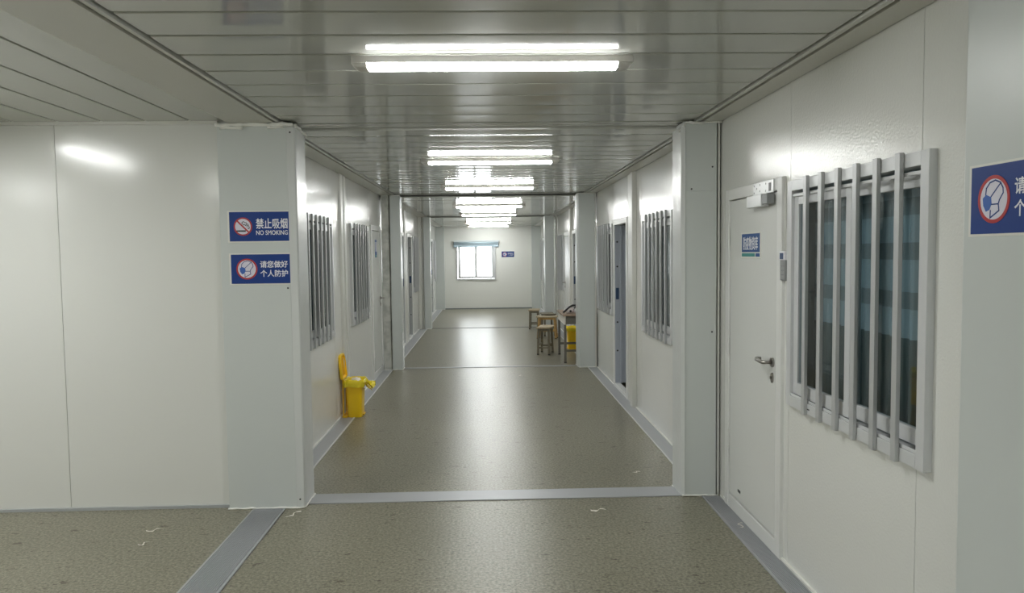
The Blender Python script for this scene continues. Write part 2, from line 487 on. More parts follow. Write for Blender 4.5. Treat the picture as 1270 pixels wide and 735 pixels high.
def column(idx, poly, ztop, label, inner_face, caulk_lines, seam=None, screws=()):
    t = thing('trim_%d' % (100 + idx), label, 'column', (0, 0, 0), kind='structure')
    mb = MB()
    if seam:
        mb.prism(poly, 0.0, seam - 0.0015, 'z').prism(poly, seam + 0.0015, ztop, 'z')
        cx = sum(p[0] for p in poly) / len(poly); cy = sum(p[1] for p in poly) / len(poly)
        mb.prism([(cx + (p[0] - cx) * 0.985, cy + (p[1] - cy) * 0.985) for p in poly], seam - 0.002, seam + 0.002, 'z')
    else:
        mb.prism(poly, 0.0, ztop, 'z')
    mb.build('cladding', M['column'], t, bevel=0.003)
    if inner_face:
        mb = MB(); mb.prism(inner_face, 0.004, ztop - 0.03, 'z'); mb.build('corner_trim', M['column_gloss'], t, bevel=0.002)
    mb = MB()
    for k, (p0, p1, out, r) in enumerate(caulk_lines): irregular(mb, p0, p1, out, r, idx * 10 + k)
    mb.build('sealant', M['caulk'], t, smooth=True)
    for (x, y, z, dx, dy) in screws:
        MB().tube([(x, y, z), (x + dx * 0.004, y + dy * 0.004, z)], 0.006, 8).build('screw', M['black'], t)
    return t
# C1 left (carries the two signs)
column(1, [(-1.725, 4.99), (-1.245, 4.99), (-1.245, 5.25), (-1.725, 5.25)], Z0 - 0.012,
       'grey clad column carrying the two blue signs on the left',
       [(-1.282, 4.984), (-1.232, 4.984), (-1.226, 4.992), (-1.230, 5.262), (-1.2445, 5.262), (-1.2445, 4.9885), (-1.282, 4.9885)],
       [((-1.73, 4.985, 0.006), (-1.23, 4.98, 0.006), (0, -1, 0), 0.007), ((-1.228, 4.985, 0.006), (-1.228, 5.26, 0.006), (1, 0, 0), 0.007),
        ((-1.73, 4.985, Z0 - 0.025), (-1.24, 4.985, Z0 - 0.025), (0, -1, 0), 0.013), ((-1.70, 4.985, Z0 - 0.045), (-1.56, 4.985, Z0 - 0.04), (0, -1, 0), 0.012),
        ((-1.40, 4.985, Z0 - 0.045), (-1.30, 4.985, Z0 - 0.04), (0, -1, 0), 0.010), ((-1.228, 4.985, Z0 - 0.03), (-1.228, 5.26, Z0 - 0.05), (1, 0, 0), 0.011)],
       screws=[(-1.258, 4.984, 2.455, 0, -1), (-1.258, 4.984, 0.06, 0, -1), (-1.30, 4.99, 1.455, 0, -1)])
# C1 right
column(2, [(1.322, 5.05), (1.530, 5.05), (1.530, 5.25), (1.308, 5.25), (1.308, 5.08)], Z0 - 0.012,
       'grey clad column left of the near white door',
       [(1.3205, 5.046), (1.304, 5.078), (1.304, 5.27), (1.296, 5.285), (1.290, 5.285), (1.294, 5.07), (1.316, 5.042)],
       [((1.30, 5.05, 0.006), (1.54, 5.045, 0.006), (0, -1, 0), 0.006), ((1.318, 5.045, 0.006), (1.292, 5.28, 0.006), (-1, 0, 0), 0.007),
        ((1.32, 5.045, Z0 - 0.018), (1.56, 5.045, Z0 - 0.018), (0, -1, 0), 0.006), ((1.34, 5.045, Z0 - 0.02), (1.44, 5.045, Z0 - 0.02), (0, -1, 0), 0.012),
        ((1.318, 5.045, Z0 - 0.03), (1.292, 5.1, Z0 - 0.07), (-1, 0, 0), 0.006)],
       seam=2.06, screws=[(1.50, 5.05, 2.22, 0, -1), (1.36, 5.05, 2.075, 0, -1), (1.306, 5.16, 1.5, -1, 0), (1.50, 5.05, 1.12, 0, -1)])
# slim strip in the gap between that column and the wall
trim(MB().box(1.541, 1.554, 5.06, 5.09, 0.0, Z0 - 0.012), M['trim'], 'slim pale strip in the dark gap between column and near door')
trim(MB().box(1.531, 1.565, 5.10, 5.12, 0.0, Z0 - 0.012), M['dark'], 'dark strip painting the shade in the gap beside the near door column')  # dark strip stands in for the shade deep in the gap
# C2
column(3, [(-1.378, 10.90), (-1.242, 10.90), (-1.242, 11.14), (-1.378, 11.14)], Z1 - 0.012,
       'slim grey column beyond the left barred windows', [(-1.2415, 10.91), (-1.236, 10.91), (-1.236, 11.13), (-1.2415, 11.13)],
       [((-1.54, 10.90, 0.006), (-1.24, 10.895, 0.006), (0, -1, 0), 0.006), ((-1.238, 10.9, 0.006), (-1.238, 11.14, 0.006), (1, 0, 0), 0.007), ((-1.378, 10.895, Z1 - 0.02), (-1.242, 10.895, Z1 - 0.02), (0, -1, 0), 0.006)])
trim(MB().box(-1.505, -1.40, 10.93, 11.08, 0.0, Z1 - 0.012).box(-1.395, -1.383, 10.95, 11.08, 0, Z1 - 0.012), mat('dusty_strip', (0.42, 0.43, 0.40), 0.5, var=(9, (0.60, 0.60, 0.56), 0.4, 0.62)), 'dusty unclad strip between left door and slim column')
column(4, [(1.308, 10.86), (1.53, 10.86), (1.53, 11.14), (1.285, 11.14), (1.285, 10.93)], Z1 - 0.012,
       'grey clad column in front of the wooden desk', None,
       [((1.305, 10.855, 0.006), (1.54, 10.855, 0.006), (0, -1, 0), 0.007), ((1.305, 10.86, 0.006), (1.284, 11.14, 0.006), (-1, 0, 0), 0.007), ((1.30, 10.855, Z1 - 0.02), (1.54, 10.855, Z1 - 0.02), (0, -1, 0), 0.007)])
trim(MB().box(1.532, 1.548, 10.83, 10.87, 0.0, Z1 - 0.012), M['trim'], 'narrow corner bead between far right window and the desk column')
# C3
column(5, [(-1.40, 16.76), (-1.255, 16.76), (-1.255, 17.01), (-1.40, 17.01)], Z2 - 0.012,
       'farthest left grey column before the end wall', None, [((-1.40, 16.755, 0.006), (-1.255, 16.755, 0.006), (0, -1, 0), 0.006)])
trim(MB().box(-1.525, -1.45, 16.78, 16.95, 0.0, Z2 - 0.012).box(-1.44, -1.41, 16.8, 16.95, 0, Z2 - 0.012), M['trim'], 'narrow strips beside the farthest left column')
column(6, [(1.262, 16.74), (1.46, 16.74), (1.46, 17.01), (1.255, 17.01)], Z2 - 0.012,
       'farthest right grey column behind the stools', None, [((1.255, 16.735, 0.006), (1.46, 16.735, 0.006), (0, -1, 0), 0.006)], seam=2.04)
trim(MB().box(1.50, 1.545, 16.78, 16.95, 0.0, Z2 - 0.012), M['trim'], 'narrow strip beside the farthest right column')
# end corner posts
column(7, [(XL, 22.42), (-1.275, 22.42), (-1.275, YE), (XL, YE)], Z3 - 0.012, 'blue grey corner post at the left of the end wall', None, [((XL, 22.415, 0.006), (-1.275, 22.415, 0.006), (0, -1, 0), 0.006)])
column(8, [(1.30, 22.42), (XR, 22.42), (XR, YE), (1.30, YE)], Z3 - 0.012, 'blue grey corner post at the right of the end wall', None, [((1.30, 22.415, 0.006), (XR, 22.415, 0.006), (0, -1, 0), 0.006)])
# foreground right cladding with the big sign
column(9, [(1.432, 1.60), (XR, 1.60), (XR, 2.262), (1.440, 2.262), (1.432, 2.254)], Z0 - 0.014, 'grey cladding with a blue sign at the right edge of the photo', None,
       [((1.428, 1.6, 0.006), (1.428, 2.26, 0.006), (-1, 0, 0), 0.005)])
# joint covers half way along each module
for i, (y, z) in enumerate(((8.1, Z1), (14.15, Z2), (20.0, Z3))):
    nm = ('nearest', 'middle', 'farthest')[i]
    mb = MB().prism([(XL, y - 0.16), (XL + 0.022, y - 0.145), (XL + 0.022, y - 0.03), (XL + 0.004, y - 0.02), (XL + 0.004, y + 0.02), (XL + 0.022, y + 0.03), (XL + 0.022, y + 0.145), (XL, y + 0.16)], 0, z - 0.012, 'z')
    trim(mb, M['trim'], 'flat joint cover on the left wall, %s of the three' % nm, bevel=0.006)
    mb = MB().prism([(XR, y - 0.13), (XR - 0.045, y - 0.115), (XR - 0.045, y + 0.02), (XR - 0.02, y + 0.035), (XR - 0.02, y + 0.26), (XR, y + 0.27)], 0, z - 0.012, 'z')
    trim(mb, M['trim'], 'protruding joint cover on the right wall, %s of the three' % nm, bevel=0.006)

# ------------------------------------------------------------------ floor strips
def ribbed(x0, x1, y0, y1, ribs):
    mb = MB().box(x0, x1, y0, y1, 0.0, 0.001)
    n = ribs
    for k in range(n):
        a = x0 + 0.012 + (x1 - x0 - 0.024) * k / n
        mb.box(a, a + (x1 - x0 - 0.024) / n * 0.52, y0, y1, 0.0005, 0.0065)
    return mb
mb = ribbed(-1.570, -1.357, -5.9, 4.975, 17); mb.box(-1.362, -1.352, -5.9, 4.975, 0, 0.007)
trim(mb, M['alu'], 'ribbed aluminium floor strip in the left foreground')
mb = ribbed(1.437, 1.560, -5.9, 5.035, 10); mb.box(1.430, 1.440, -5.9, 5.035, 0, 0.008)
trim(mb, M['alu'], 'ribbed aluminium floor strip along the near right wall')
for (a, b, l, nm) in ((5.27, 10.88, 1, 'yellow bin stretch'), (11.16, 16.74, 2, 'desk and stools stretch'), (17.02, 22.4, 3, 'farthest stretch')):
    x = -1.387 + (0.03 if l > 1 else 0)
    trim(MB().box(XL, x, a, b, 0, 0.004), M['alu'], 'flat grey floor strip on the left, ' + nm)
    trim(MB().box(x - 0.004, x + 0.007, a, b, 0, 0.008), M['alu_light'], 'pale lip of the left floor strip, ' + nm)
    trim(MB().box(1.428, XR, a, b, 0, 0.004), M['alu'], 'flat grey floor strip on the right, ' + nm)
    trim(MB().box(1.421, 1.432, a, b, 0, 0.008), M['alu_light'], 'pale lip of the right floor strip, ' + nm)
trim(MB().box(-1.235, 1.30, 5.065, 5.262, 0, 0.004).box(-1.235, 1.31, 5.055, 5.07, 0, 0.006), M['alu'], 'grey metal floor strip across the corridor between the near columns', bevel=0.001)
trim(MB().box(-1.245, 1.29, 11.02, 11.10, 0, 0.005), M['alu'], 'thin floor joint strip before the desk')
trim(MB().box(-1.26, 1.26, 16.84, 16.93, 0, 0.006), mat('dark_joint', (0.16, 0.16, 0.15), 0.5), 'dark floor joint near the far stool')
trim(MB().box(XL, XR, 22.575, YE, 0, 0.03), mat('base_joint', (0.22, 0.25, 0.25), 0.5), 'dark base line of the end wall')
trim(MB().box(-8, -1.73, 5.025, 5.04, 0, 0.018), mat('base_angle', (0.40, 0.42, 0.43), 0.4, 0.2), 'thin metal base angle under the cream wall')
trim(MB().box(-8, -1.73, 5.02, 5.045, Z0 - 0.012, Z0 + 0.012), M['trim'], 'thin ceiling angle over the cream wall')
def segs(u0, u1, cuts):
    out = []; a = u0
    for c, d in sorted(cuts):
        if c > a: out.append((a, c))
        a = max(a, d)
    if a < u1: out.append((a, u1))
    return out
mb = MB()
for a, b in segs(-5.9, 22.4, [(d[0], d[1]) for d in DR] + [(5.03, 5.27), (10.84, 11.15), (16.73, 17.02)]): mb.box(XR - 0.012, XR, a, b, 0.0, 0.014)
struct(mb, 'baseboard_right', M['caulk'], 'thin white bead at the foot of the right wall', 'baseboard')
mb = MB()
for a, b in segs(5.27, 22.4, [(d[0], d[1]) for d in DL] + [(10.88, 11.15), (16.73, 17.02)]): mb.box(XL, XL + 0.012, a, b, 0.0, 0.014)
struct(mb, 'baseboard_left', M['caulk'], 'thin white bead at the foot of the left wall', 'baseboard')

# ------------------------------------------------------------------ windows with security bars
wn = 0
def barred_window(side, y0, y1, label, curtain=False, nbars=6):
    global wn
    wn += 1
    W = y1 - y0; H = WIN_H
    x = XR if side == RIGHT else XL
    t = thing('window_%d' % wn, label, 'window', (x, (y0 + y1) / 2, WIN_Z0), side, kind='structure', group=None)
    near = 1 if side == RIGHT else -1            # local x direction towards the camera
    hw = W / 2
    FO, FI, fw = -0.030, 0.055, 0.052
    mb = MB().box(-hw, -hw + fw, FO, FI, 0, H).box(hw - fw, hw, FO, FI, 0, H)
    mb.box(-hw + fw, hw - fw, FO, FI, 0, fw).box(-hw + fw, hw - fw, FO, FI, H - fw, H)
    mb.box(-hw + fw, hw - fw, FO + 0.006, FO + 0.010, fw, fw + 0.014).box(-hw + fw, hw - fw, FO + 0.006, FO + 0.010, H - fw - 0.03, H - fw - 0.016)
    mb.build('window_frame', M['frame'], t, bevel=0.003)
    # sliding sashes: the far one in front, the near one behind
    sw = 0.05
    for (a, b, ya, yb) in ((-hw + fw, 0.03, -0.014, 0.010), (-0.03, hw - fw, 0.016, 0.040)):
        if near < 0: a, b = -b, -a
        z0, z1 = fw + 0.012, H - fw - 0.012
        mb = MB().box(a, a + sw, ya, yb, z0, z1).box(b - sw, b, ya, yb, z0, z1).box(a + sw, b - sw, ya, yb, z0, z0 + 0.062).box(a + sw, b - sw, ya, yb, z1 - 0.058, z1)
        s = mb.build('sash', M['frame'], t, bevel=0.003)
        MB().box(a + sw - 0.004, b - sw + 0.004, (ya + yb) / 2 - 0.002, (ya + yb) / 2 + 0.002, z0 + 0.058, z1 - 0.054).build('pane', M['glass'], s)
    # dark brush seal between the two tracks
    MB().box(-0.03, 0.03, 0.010, 0.016, fw + 0.03, H - fw - 0.03).build('seal', M['dark'], t)
    span0, span1 = hw - 0.175, -hw + 0.25
    for k in range(nbars):
        u = (span0 + (span1 - span0) * k / (nbars - 1)) * near
        b = MB().box(u - 0.017, u + 0.017, -0.048, -0.0305, -0.004, H + 0.006)
        b.build('bar', M['bar'], t, bevel=0.002)
        if False: pass
    for k, u in enumerate((-0.35, 0.12)):
        MB().box(u * near - 0.016, u * near + 0.016, FO - 0.001, FO + 0.002, 0.022, 0.028).build('drain_slot', M['black'], t)
    return t
labs_r = ['barred window beside the near white door on the right', 'barred window just beyond the near right column', 'barred window beyond the open door, before the desk column',
          'small barred window behind the desk and stools', 'farthest right window near the end wall']
barred_window(RIGHT, *WR0[0], labs_r[0])
for a, l in zip(WR, labs_r[1:]): barred_window(RIGHT, *a, l)
for a, l in zip(WL, ['nearest barred window on the left, above and before the yellow bin', 'second barred window on the left, beside the closed left door', 'third left window, beyond the slim grey column', 'farthest left window near the end wall']):
    barred_window(LEFT, *a, l)

# pleated curtains behind the glass
def curtain(side, y0, y1, z0, z1, mats, bands, label, off=0.14, pleat=0.075):
    x = (XR + off) if side == RIGHT else (XL - off)
    mb = MB()
    n = int((y1 - y0) / 0.0125)
    zs = [z0] + sorted(b for b in bands if z0 < b < z1) + [z1]
    rows = []
    for z in zs:
        rows.append([mb.bm.verts.new((x + 0.018 * math.sin(2 * PI * (y0 + (y1 - y0) * k / n) / pleat) + 0.006 * math.sin(9.1 * k / n * 6), y0 + (y1 - y0) * k / n, z)) for k in range(n + 1)])
    for j, (r0, r1) in enumerate(zip(rows, rows[1:])):
        for k in range(n):
            f = mb.bm.faces.new((r0[k], r0[k + 1], r1[k + 1], r1[k])); f.material_index = mats[j] ; f.smooth = True
    o = mb.build('curtain', [M['curt'], M['curt_blue'], M['curt_grey']])
    xb = XR + 0.055 if side == RIGHT else XL - 0.055
    rb = MB().tube([(x, y0 - 0.05, z1 + 0.01), (x, y1 + 0.05, z1 + 0.01)], 0.013, 10)
    for yy in (y0 - 0.03, y1 + 0.03): rb.box(min(x, xb), max(x, xb), yy - 0.008, yy + 0.008, z1, z1 + 0.02)
    rb.build('curtain_rail', M['frame'], o)
    s = o.modifiers.new('thickness', 'SOLIDIFY'); s.thickness = 0.002
    return tag(o, label, 'curtain')
bands = [1.30, 1.42, 1.49, 1.62, 1.69, 1.80, 1.87]  # bands paint the reflection in the glass onto the curtain cloth
curtain(RIGHT, 2.58, 3.92, 0.60, 2.15, [0, 1, 2, 1, 2, 1, 2, 1], bands, 'pleated green curtain with a reflection painted on as blue bands behind the near right window')
o = MB().box(XR + 0.165, XR + 0.185, 2.5, 4.0, 1.245, 1.285)
for i, (s, (a, b)) in enumerate([(RIGHT, WR[0]), (RIGHT, WR[1]), (LEFT, WL[0]), (LEFT, WL[1])]):
    curtain(s, a - 0.05, b + 0.05, 0.7, 2.1, [0], [], 'dark pleated curtain behind the ' + ['right window past the near column', 'right window past the open door', 'nearest left window', 'second left window'][i])

# ------------------------------------------------------------------ lettering
_DG = None
def text_mesh(body, name, x0, x1, z0, z1, y, m, parent, bold=0.02, depth=0.0008):
    cu = bpy.data.curves.new(name, 'FONT')
    cu.body = body
    cu.extrude = 0.01
    cu.bevel_depth = bold * 0.75
    cu.bevel_resolution = 0
    cu.resolution_u = 4
    ob = bpy.data.objects.new('temporary_text', cu)
    COL.objects.link(ob)
    dg = bpy.context.evaluated_depsgraph_get()
    me = bpy.data.meshes.new_from_object(ob.evaluated_get(dg))
    bpy.data.objects.remove(ob)
    xs = [v.co.x for v in me.vertices]; ys = [v.co.y for v in me.vertices]
    ax, bx, ay, by = min(xs), max(xs), min(ys), max(ys)
    for v in me.vertices:
        c = v.co.copy()
        v.co = Vector((x0 + (c.x - ax) / (bx - ax) * (x1 - x0), y - (depth if c.z > 0 else 0), z0 + (c.y - ay) / (by - ay) * (z1 - z0)))
    me.name = name
    me.materials.clear(); me.materials.append(m)
    o = bpy.data.objects.new(name, me)
    COL.objects.link(o)
    o.parent = parent
    return o
def disc(cx, cz, r, n=40):
    return [(cx + r * c_(2 * PI * k / n), cz + r * s_(2 * PI * k / n)) for k in range(n)]
def ring(mb, cx, cz, r0, r1, ya, yb, n=40):
    for k in range(n):
        a, b = 2 * PI * k / n, 2 * PI * (k + 1) / n
        mb.prism([(cx + r * c_(t), cz + r * s_(t)) for r, t in ((r0, a), (r1, a), (r1, b), (r0, b))], ya, yb)
    return mb

def sign(label, loc, rot, W, H, kind):
    """origin at the middle of the sign, on the surface"""
    t = thing('wall_sign', label, 'sign', loc, rot, 'blue safety signs')
    b = 0.012
    MB().box(-W / 2 - b, W / 2 + b, -0.002, 0, -H / 2 - b * 0.6, H / 2 + b * 0.6).build('border', M['border'], t)
    MB().box(-W / 2, W / 2, -0.0035, -0.001, -H / 2, H / 2).build('panel', M['blue'], t)
    U = lambda u: -W / 2 + u * W
    V = lambda v: H / 2 - v * H
    y = -0.0033
    if kind == 'smoke':
        cx, cz, r = U(.221), V(.5), .150 * W
    else:
        cx, cz, r = U(.256), V(.5), .172 * W
    MB().prism(disc(cx, cz, r * 0.9), y, y - 0.0008).build('symbol_disc', M['lav'], t)
    mb = ring(MB(), cx, cz, r * 0.85, r, y, y - 0.0014)
    if kind == 'smoke':
        mb.stroke([(cx - 0.66 * r, cz + 0.66 * r), (cx + 0.66 * r, cz - 0.66 * r)], 0.16 * r, y - 0.0010, y - 0.0018)
    mb.build('symbol_ring', M['red'], t)
    N = lambda pts: [(cx + a * r, cz + c * r) for a, c in pts]
    if kind == 'smoke':
        mb = MB().prism(N([(-.72, -.40), (.30, -.40), (.30, -.56), (-.72, -.56)]), y - 0.0006, y - 0.0012)
        mb.stroke(N([(.42, -.02), (.5, .1), (.36, .2), (.3, .12), (.2, .22), (.08, .16), (.0, .3), (-.12, .36), (-.06, .5), (.1, .54), (.2, .42), (.34, .44), (.42, .28), (.56, .26), (.62, .06), (.7, -.12), (.64, -.24), (.52, -.16)]), 0.07 * r, y - 0.0006, y - 0.0012)
        mb.build('cigarette_symbol', M['black'], t)
        text_mesh('禁止吸烟', 'chinese_text', U(.433), U(.948), V(.585), V(.225), y, M['white'], t, 0.022)
        text_mesh('NO SMOKING', 'english_text', U(.433), U(.948), V(.79), V(.635), y, M['white'], t, 0.018)
    else:
        mb = MB().stroke(N([(-.51, .2), (-.47, .48), (-.25, .70), (.1, .78), (.42, .66), (.57, .43), (.59, .23), (.37, -.04), (.3, -.21), (.35, -.49), (-.2, -.77), (-.19, -.46)]), 0.06 * r, y - 0.0006, y - 0.0012)
        mb.stroke(N([(-.16, .12), (.42, .64)]), 0.055 * r, y - 0.0006, y - 0.0012)
        mb.stroke(N([(-.12, -.21), (.3, -.21)]), 0.055 * r, y - 0.0006, y - 0.0012)
        mb.build('head_symbol', M['blue'], t)
        MB().prism(N([(-.69, .07), (-.47, .21), (-.16, .1), (-.12, -.18), (-.25, -.43), (-.47, -.5), (-.65, -.24)]), y - 0.0006, y - 0.0014).build('mask_symbol', mat('mask_blue', (0.03, 0.11, 0.42), 0.35), t)
        text_mesh('请您做好', 'upper_text', U(.473), U(.925), V(.463), V(.225), y, M['white'], t, 0.02)
        text_mesh('个人防护', 'lower_text', U(.473), U(.925), V(.775), V(.537), y, M['white'], t, 0.02)
    return t
sign('upper blue sign on the left column with a red no smoking symbol', (-1.4665, 4.990, 1.8555), FACING, 0.393, 0.189, 'smoke')
sign('lower blue sign on the left column showing a masked head', (-1.4635, 4.990, 1.5815), FACING, 0.393, 0.189, 'mask')
sign('blue masked head sign cut off by the right edge of the photo', (1.432, 2.018, 1.803), RIGHT, 0.393, 0.193, 'mask')
sign('small distant blue sign right of the bright end window', (0.602, YE, 1.612), FACING, 0.37, 0.165, 'mask')

# ------------------------------------------------------------------ doors
dn = 0
def lever(parent, x, z, dirx, y=-0.012):
    MB().tube([(x, y, z), (x, y - 0.010, z)], 0.026, 18).build('handle_rose', M['steel'], parent)
    MB().tube([(x, y - 0.008, z), (x, y - 0.045, z), (x + dirx * 0.012, y - 0.054, z), (x + dirx * 0.05, y - 0.056, z + 0.001), (x + dirx * 0.105, y - 0.054, z + 0.002), (x + dirx * 0.128, y - 0.046, z + 0.004), (x + dirx * 0.130, y - 0.020, z + 0.004)], [0.010, 0.010, 0.011, 0.011, 0.0105, 0.010, 0.009], 12).build('lever_handle', M['steel'], parent, smooth=True)
    MB().prism([(x + 0.015 * c_(2 * PI * k / 20), z - 0.085 + 0.028 * s_(2 * PI * k / 20)) for k in range(20)], y, y - 0.009).tube([(x, y - 0.008, z - 0.085), (x, y - 0.016, z - 0.085)], 0.008, 10).build('keyhole_plate', M['steel'], parent)

def door(side, y0, y1, is_open, label, handle=1, jamb_mat='jamb_grey', stop_mat='black'):
    """handle: +1 towards the camera, -1 away"""
    global dn
    dn += 1
    W = y1 - y0; H = DOOR_H; hw = W / 2
    x = XR if side == RIGHT else XL
    near = 1 if side == RIGHT else -1
    t = thing('door_%d' % dn, label, 'door', (x, (y0 + y1) / 2, 0), side, kind='structure')
    fw, fo = 0.068, -0.022
    mb = MB().box(-hw, -hw + fw, fo, 0.055, 0, H).box(hw - fw, hw, fo, 0.055, 0, H).box(-hw + fw, hw - fw, fo, 0.055, H - fw, H)
    mb.build('door_frame', M['doorframe'], t, bevel=0.004)
    MB().box(-hw + fw, hw - fw, fo + 0.004, 0.05, 0, 0.085 if not is_open else 0.05).build('threshold', M['doorframe'], t, bevel=0.004)
    li, lo = -hw + fw + 0.006, hw - fw - 0.006
    if not is_open:
        leaf = MB().box(li, lo, -0.012, 0.03, 0.095, H - fw - 0.006).build('door_leaf', M['door'], t, bevel=0.002)
        MB().box(li - 0.012, lo + 0.012, 0.032, 0.04, 0.05, H - fw + 0.004).build('gap_shade_sheet', M['dark'], t)  # dark sheet behind the leaf paints shade into the gap around it
        hx = (hw - fw - 0.065) * handle * near
        lever(leaf, hx, 1.052, -handle * near)
        for z in (0.35, 1.05, 1.75):
            MB().tube([(-hx / abs(hx) * (hw - fw - 0.002), -0.020, z - 0.05), (-hx / abs(hx) * (hw - fw - 0.002), -0.020, z + 0.05)], 0.007, 8).build('hinge', M['doorframe'], leaf)
        return t, leaf
    # open: the leaf stands swung into the room, hinged on the jamb nearest the camera
    xf = -hw + fw if near > 0 else hw - fw              # far jamb face
    sgn = 1 if near > 0 else -1
    jb = MB().box(min(xf, xf + sgn * 0.010), max(xf, xf + sgn * 0.010), -0.012, 0.16, 0.05, H - fw).build('jamb', M[jamb_mat], t, bevel=0.002)
    MB().box(min(xf, xf + sgn * 0.026), max(xf, xf + sgn * 0.026), 0.048, 0.075, 0.05, H - fw).build('door_stop', M[stop_mat], t, bevel=0.002)
    for z in (0.45, 0.80, 1.48, 1.78):
        MB().tube([(xf + sgn * 0.009, 0.015, z), (xf + sgn * 0.0125, 0.015, z)], 0.011, 10).build('plug', M['black'], jb)
    MB().box(min(xf + sgn * 0.009, xf + sgn * 0.014), max(xf + sgn * 0.009, xf + sgn * 0.014), -0.004, 0.034, 1.08, 1.22).build('strike_plate', M['lock_blue'], jb, bevel=0.004)
    xn = -xf
    lf = MB().box(min(xn, xn - sgn * 0.042), max(xn, xn - sgn * 0.042), 0.07, 0.07 + W - 2 * fw, 0.055, H - fw - 0.006).build('door_leaf', M['door'], t, bevel=0.002)
    ly = 0.07 + W - 2 * fw - 0.07
    MB().tube([(xn - sgn * 0.04, ly, 1.05), (xn - sgn * 0.09, ly, 1.05), (xn - sgn * 0.09, ly - 0.12, 1.05)], 0.010, 10).build('lever_handle', M['steel'], lf)
    return t, lf

d1, leaf1 = door(RIGHT, DR[0][0], DR[0][1], 0, 'closed white door with a small blue sign on the near right wall', 1)
hw1 = (DR[0][1] - DR[0][0]) / 2
yc1 = (DR[0][1] + DR[0][0]) / 2
# silver magnetic lock on the frame head and the top of the leaf
cxl = yc1 - 4.36                         # local x of its far end is negative
lk = MB().box(yc1 - 4.37, yc1 - 4.06, -0.030, -0.0225, 1.975, 2.045)
plate = lk.build('lock_plate', M['silver'], d1, bevel=0.002)
MB().box(yc1 - 4.37, yc1 - 4.14, -0.068, -0.0225, 1.905, 1.972).build('lock_body', M['silver'], d1, bevel=0.003)
MB().box(yc1 - 4.138, yc1 - 4.06, -0.064, -0.0225, 1.915, 1.968).build('lock_end', M['grey'], d1, bevel=0.003)
MB().box(yc1 - 4.125, yc1 - 4.09, -0.0315, -0.029, 1.985, 2.03).build('cable_slot', M['black'], plate)
for u, z in ((4.35, 2.03), (4.35, 1.99), (4.31, 2.012), (4.26, 1.995), (4.26, 2.03), (4.17, 2.03), (4.17, 1.99)):
    MB().tube([(yc1 - u, -0.0295, z), (yc1 - u, -0.0315, z)], 0.0055, 8).build('screw_hole', M['grey'], plate)
# black slot low on the leaf
MB().box(yc1 - 4.665, yc1 - 4.615, -0.0135, -0.011, 0.150, 0.168).build('vent_slot', M['black'], leaf1, bevel=0.001)
# the blue room sign stuck on the leaf
u0, u1 = yc1 - 4.605, yc1 - 4.300
pb = MB().box(u0 - 0.014, u1 + 0.014, -0.0142, -0.011, 1.618, 1.772).build('room_sign', M['border'], leaf1)
zb, zt = 1.628, 1.762
sp = MB().box(u0, u1, -0.0152, -0.013, zb + 0.026, zt).build('room_sign_panel', M['blue_door'], leaf1)
MB().box(u0, u0 + (u1 - u0) * 0.73, -0.0152, -0.013, zb, zb + 0.019).build('room_sign_stripe', M['teal'], leaf1)
MB().box(u0 + (u1 - u0) * 0.79, u1, -0.0152, -0.013, zb, zb + 0.019).build('room_sign_block', M['blue_door'], leaf1)
text_mesh('防疫物资库', 'room_sign_text', u0 + 0.028, u1 - 0.028, zb + 0.037, zt - 0.016, -0.0150, M['white'], leaf1, 0.02)

d_l, leaf_l = door(LEFT, DL[0][0], DL[0][1], 0, 'closed grey white door on the left beside the slim column', -1)
# handle on the near half for this door with keys in the lock; small sign high on the leaf
ycl = (DL[0][0] + DL[0][1]) / 2
MB().box(-0.08, 0.08, -0.0142, -0.011, 1.62, 1.86).build('room_sign', M['blue_door'], leaf_l)
MB().box(-0.055, 0.055, -0.0150, -0.013, 1.70, 1.83).build('room_sign_text', M['lav'], leaf_l)
MB().box(-0.07, 0.07, -0.0150, -0.013, 1.63, 1.655).build('room_sign_stripe', M['teal'], leaf_l)
door(RIGHT, *DR[1], 'open doorway on the right showing a blue grey jamb', 1, 'jamb', 'jamb')
door(RIGHT, *DR[2], 'open doorway on the right just behind the desk')
door(RIGHT, *DR[3], 'closed white door on the right beyond the desk', -1)
door(RIGHT, *DR[4], 'farthest open doorway on the right near the end wall')
door(LEFT, *DL[1], 'first open doorway on the left beyond the slim column')
door(LEFT, *DL[2], 'second open doorway on the left, beside the small window')
door(LEFT, *DL[3], 'farthest open doorway on the left near the end wall')

# keypad between door and near window
k = thing('keypad', 'small grey keypad on the wall between near door and window', 'keypad', (XR, 3.935, 1.505), RIGHT)
MB().box(-0.034, 0.034, -0.026, 0, 0, 0.150).build('housing', M['grey'], k, bevel=0.004)
MB().box(-0.036, 0.036, -0.030, 0, 0.106, 0.153).build('top_cover', M['white'], k, bevel=0.004)
MB().box(-0.022, 0.022, -0.032, -0.028, 0.112, 0.144).build('screen', M['lock_blue'], k)
for r in range(4):
    for q in range(3):
        MB().box(-0.026 + q * 0.018, -0.011 + q * 0.018, -0.0285, -0.024, 0.008 + r * 0.024, 0.026 + r * 0.024).build('key', mat('key_grey', (0.33, 0.34, 0.34), 0.5) if (r, q) == (0, 0) else bpy.data.materials['key_grey'], k, bevel=0.001)
kc = MB().tube([(XR - 0.010, 3.945, 1.66), (XR - 0.008, 3.947, 1.8), (XR - 0.008, 3.945, 2.04)], 0.004, 8)
tag(kc.build('cable', M['trim'], smooth=True), 'thin pale cable running up from the keypad beside the door', 'cable')

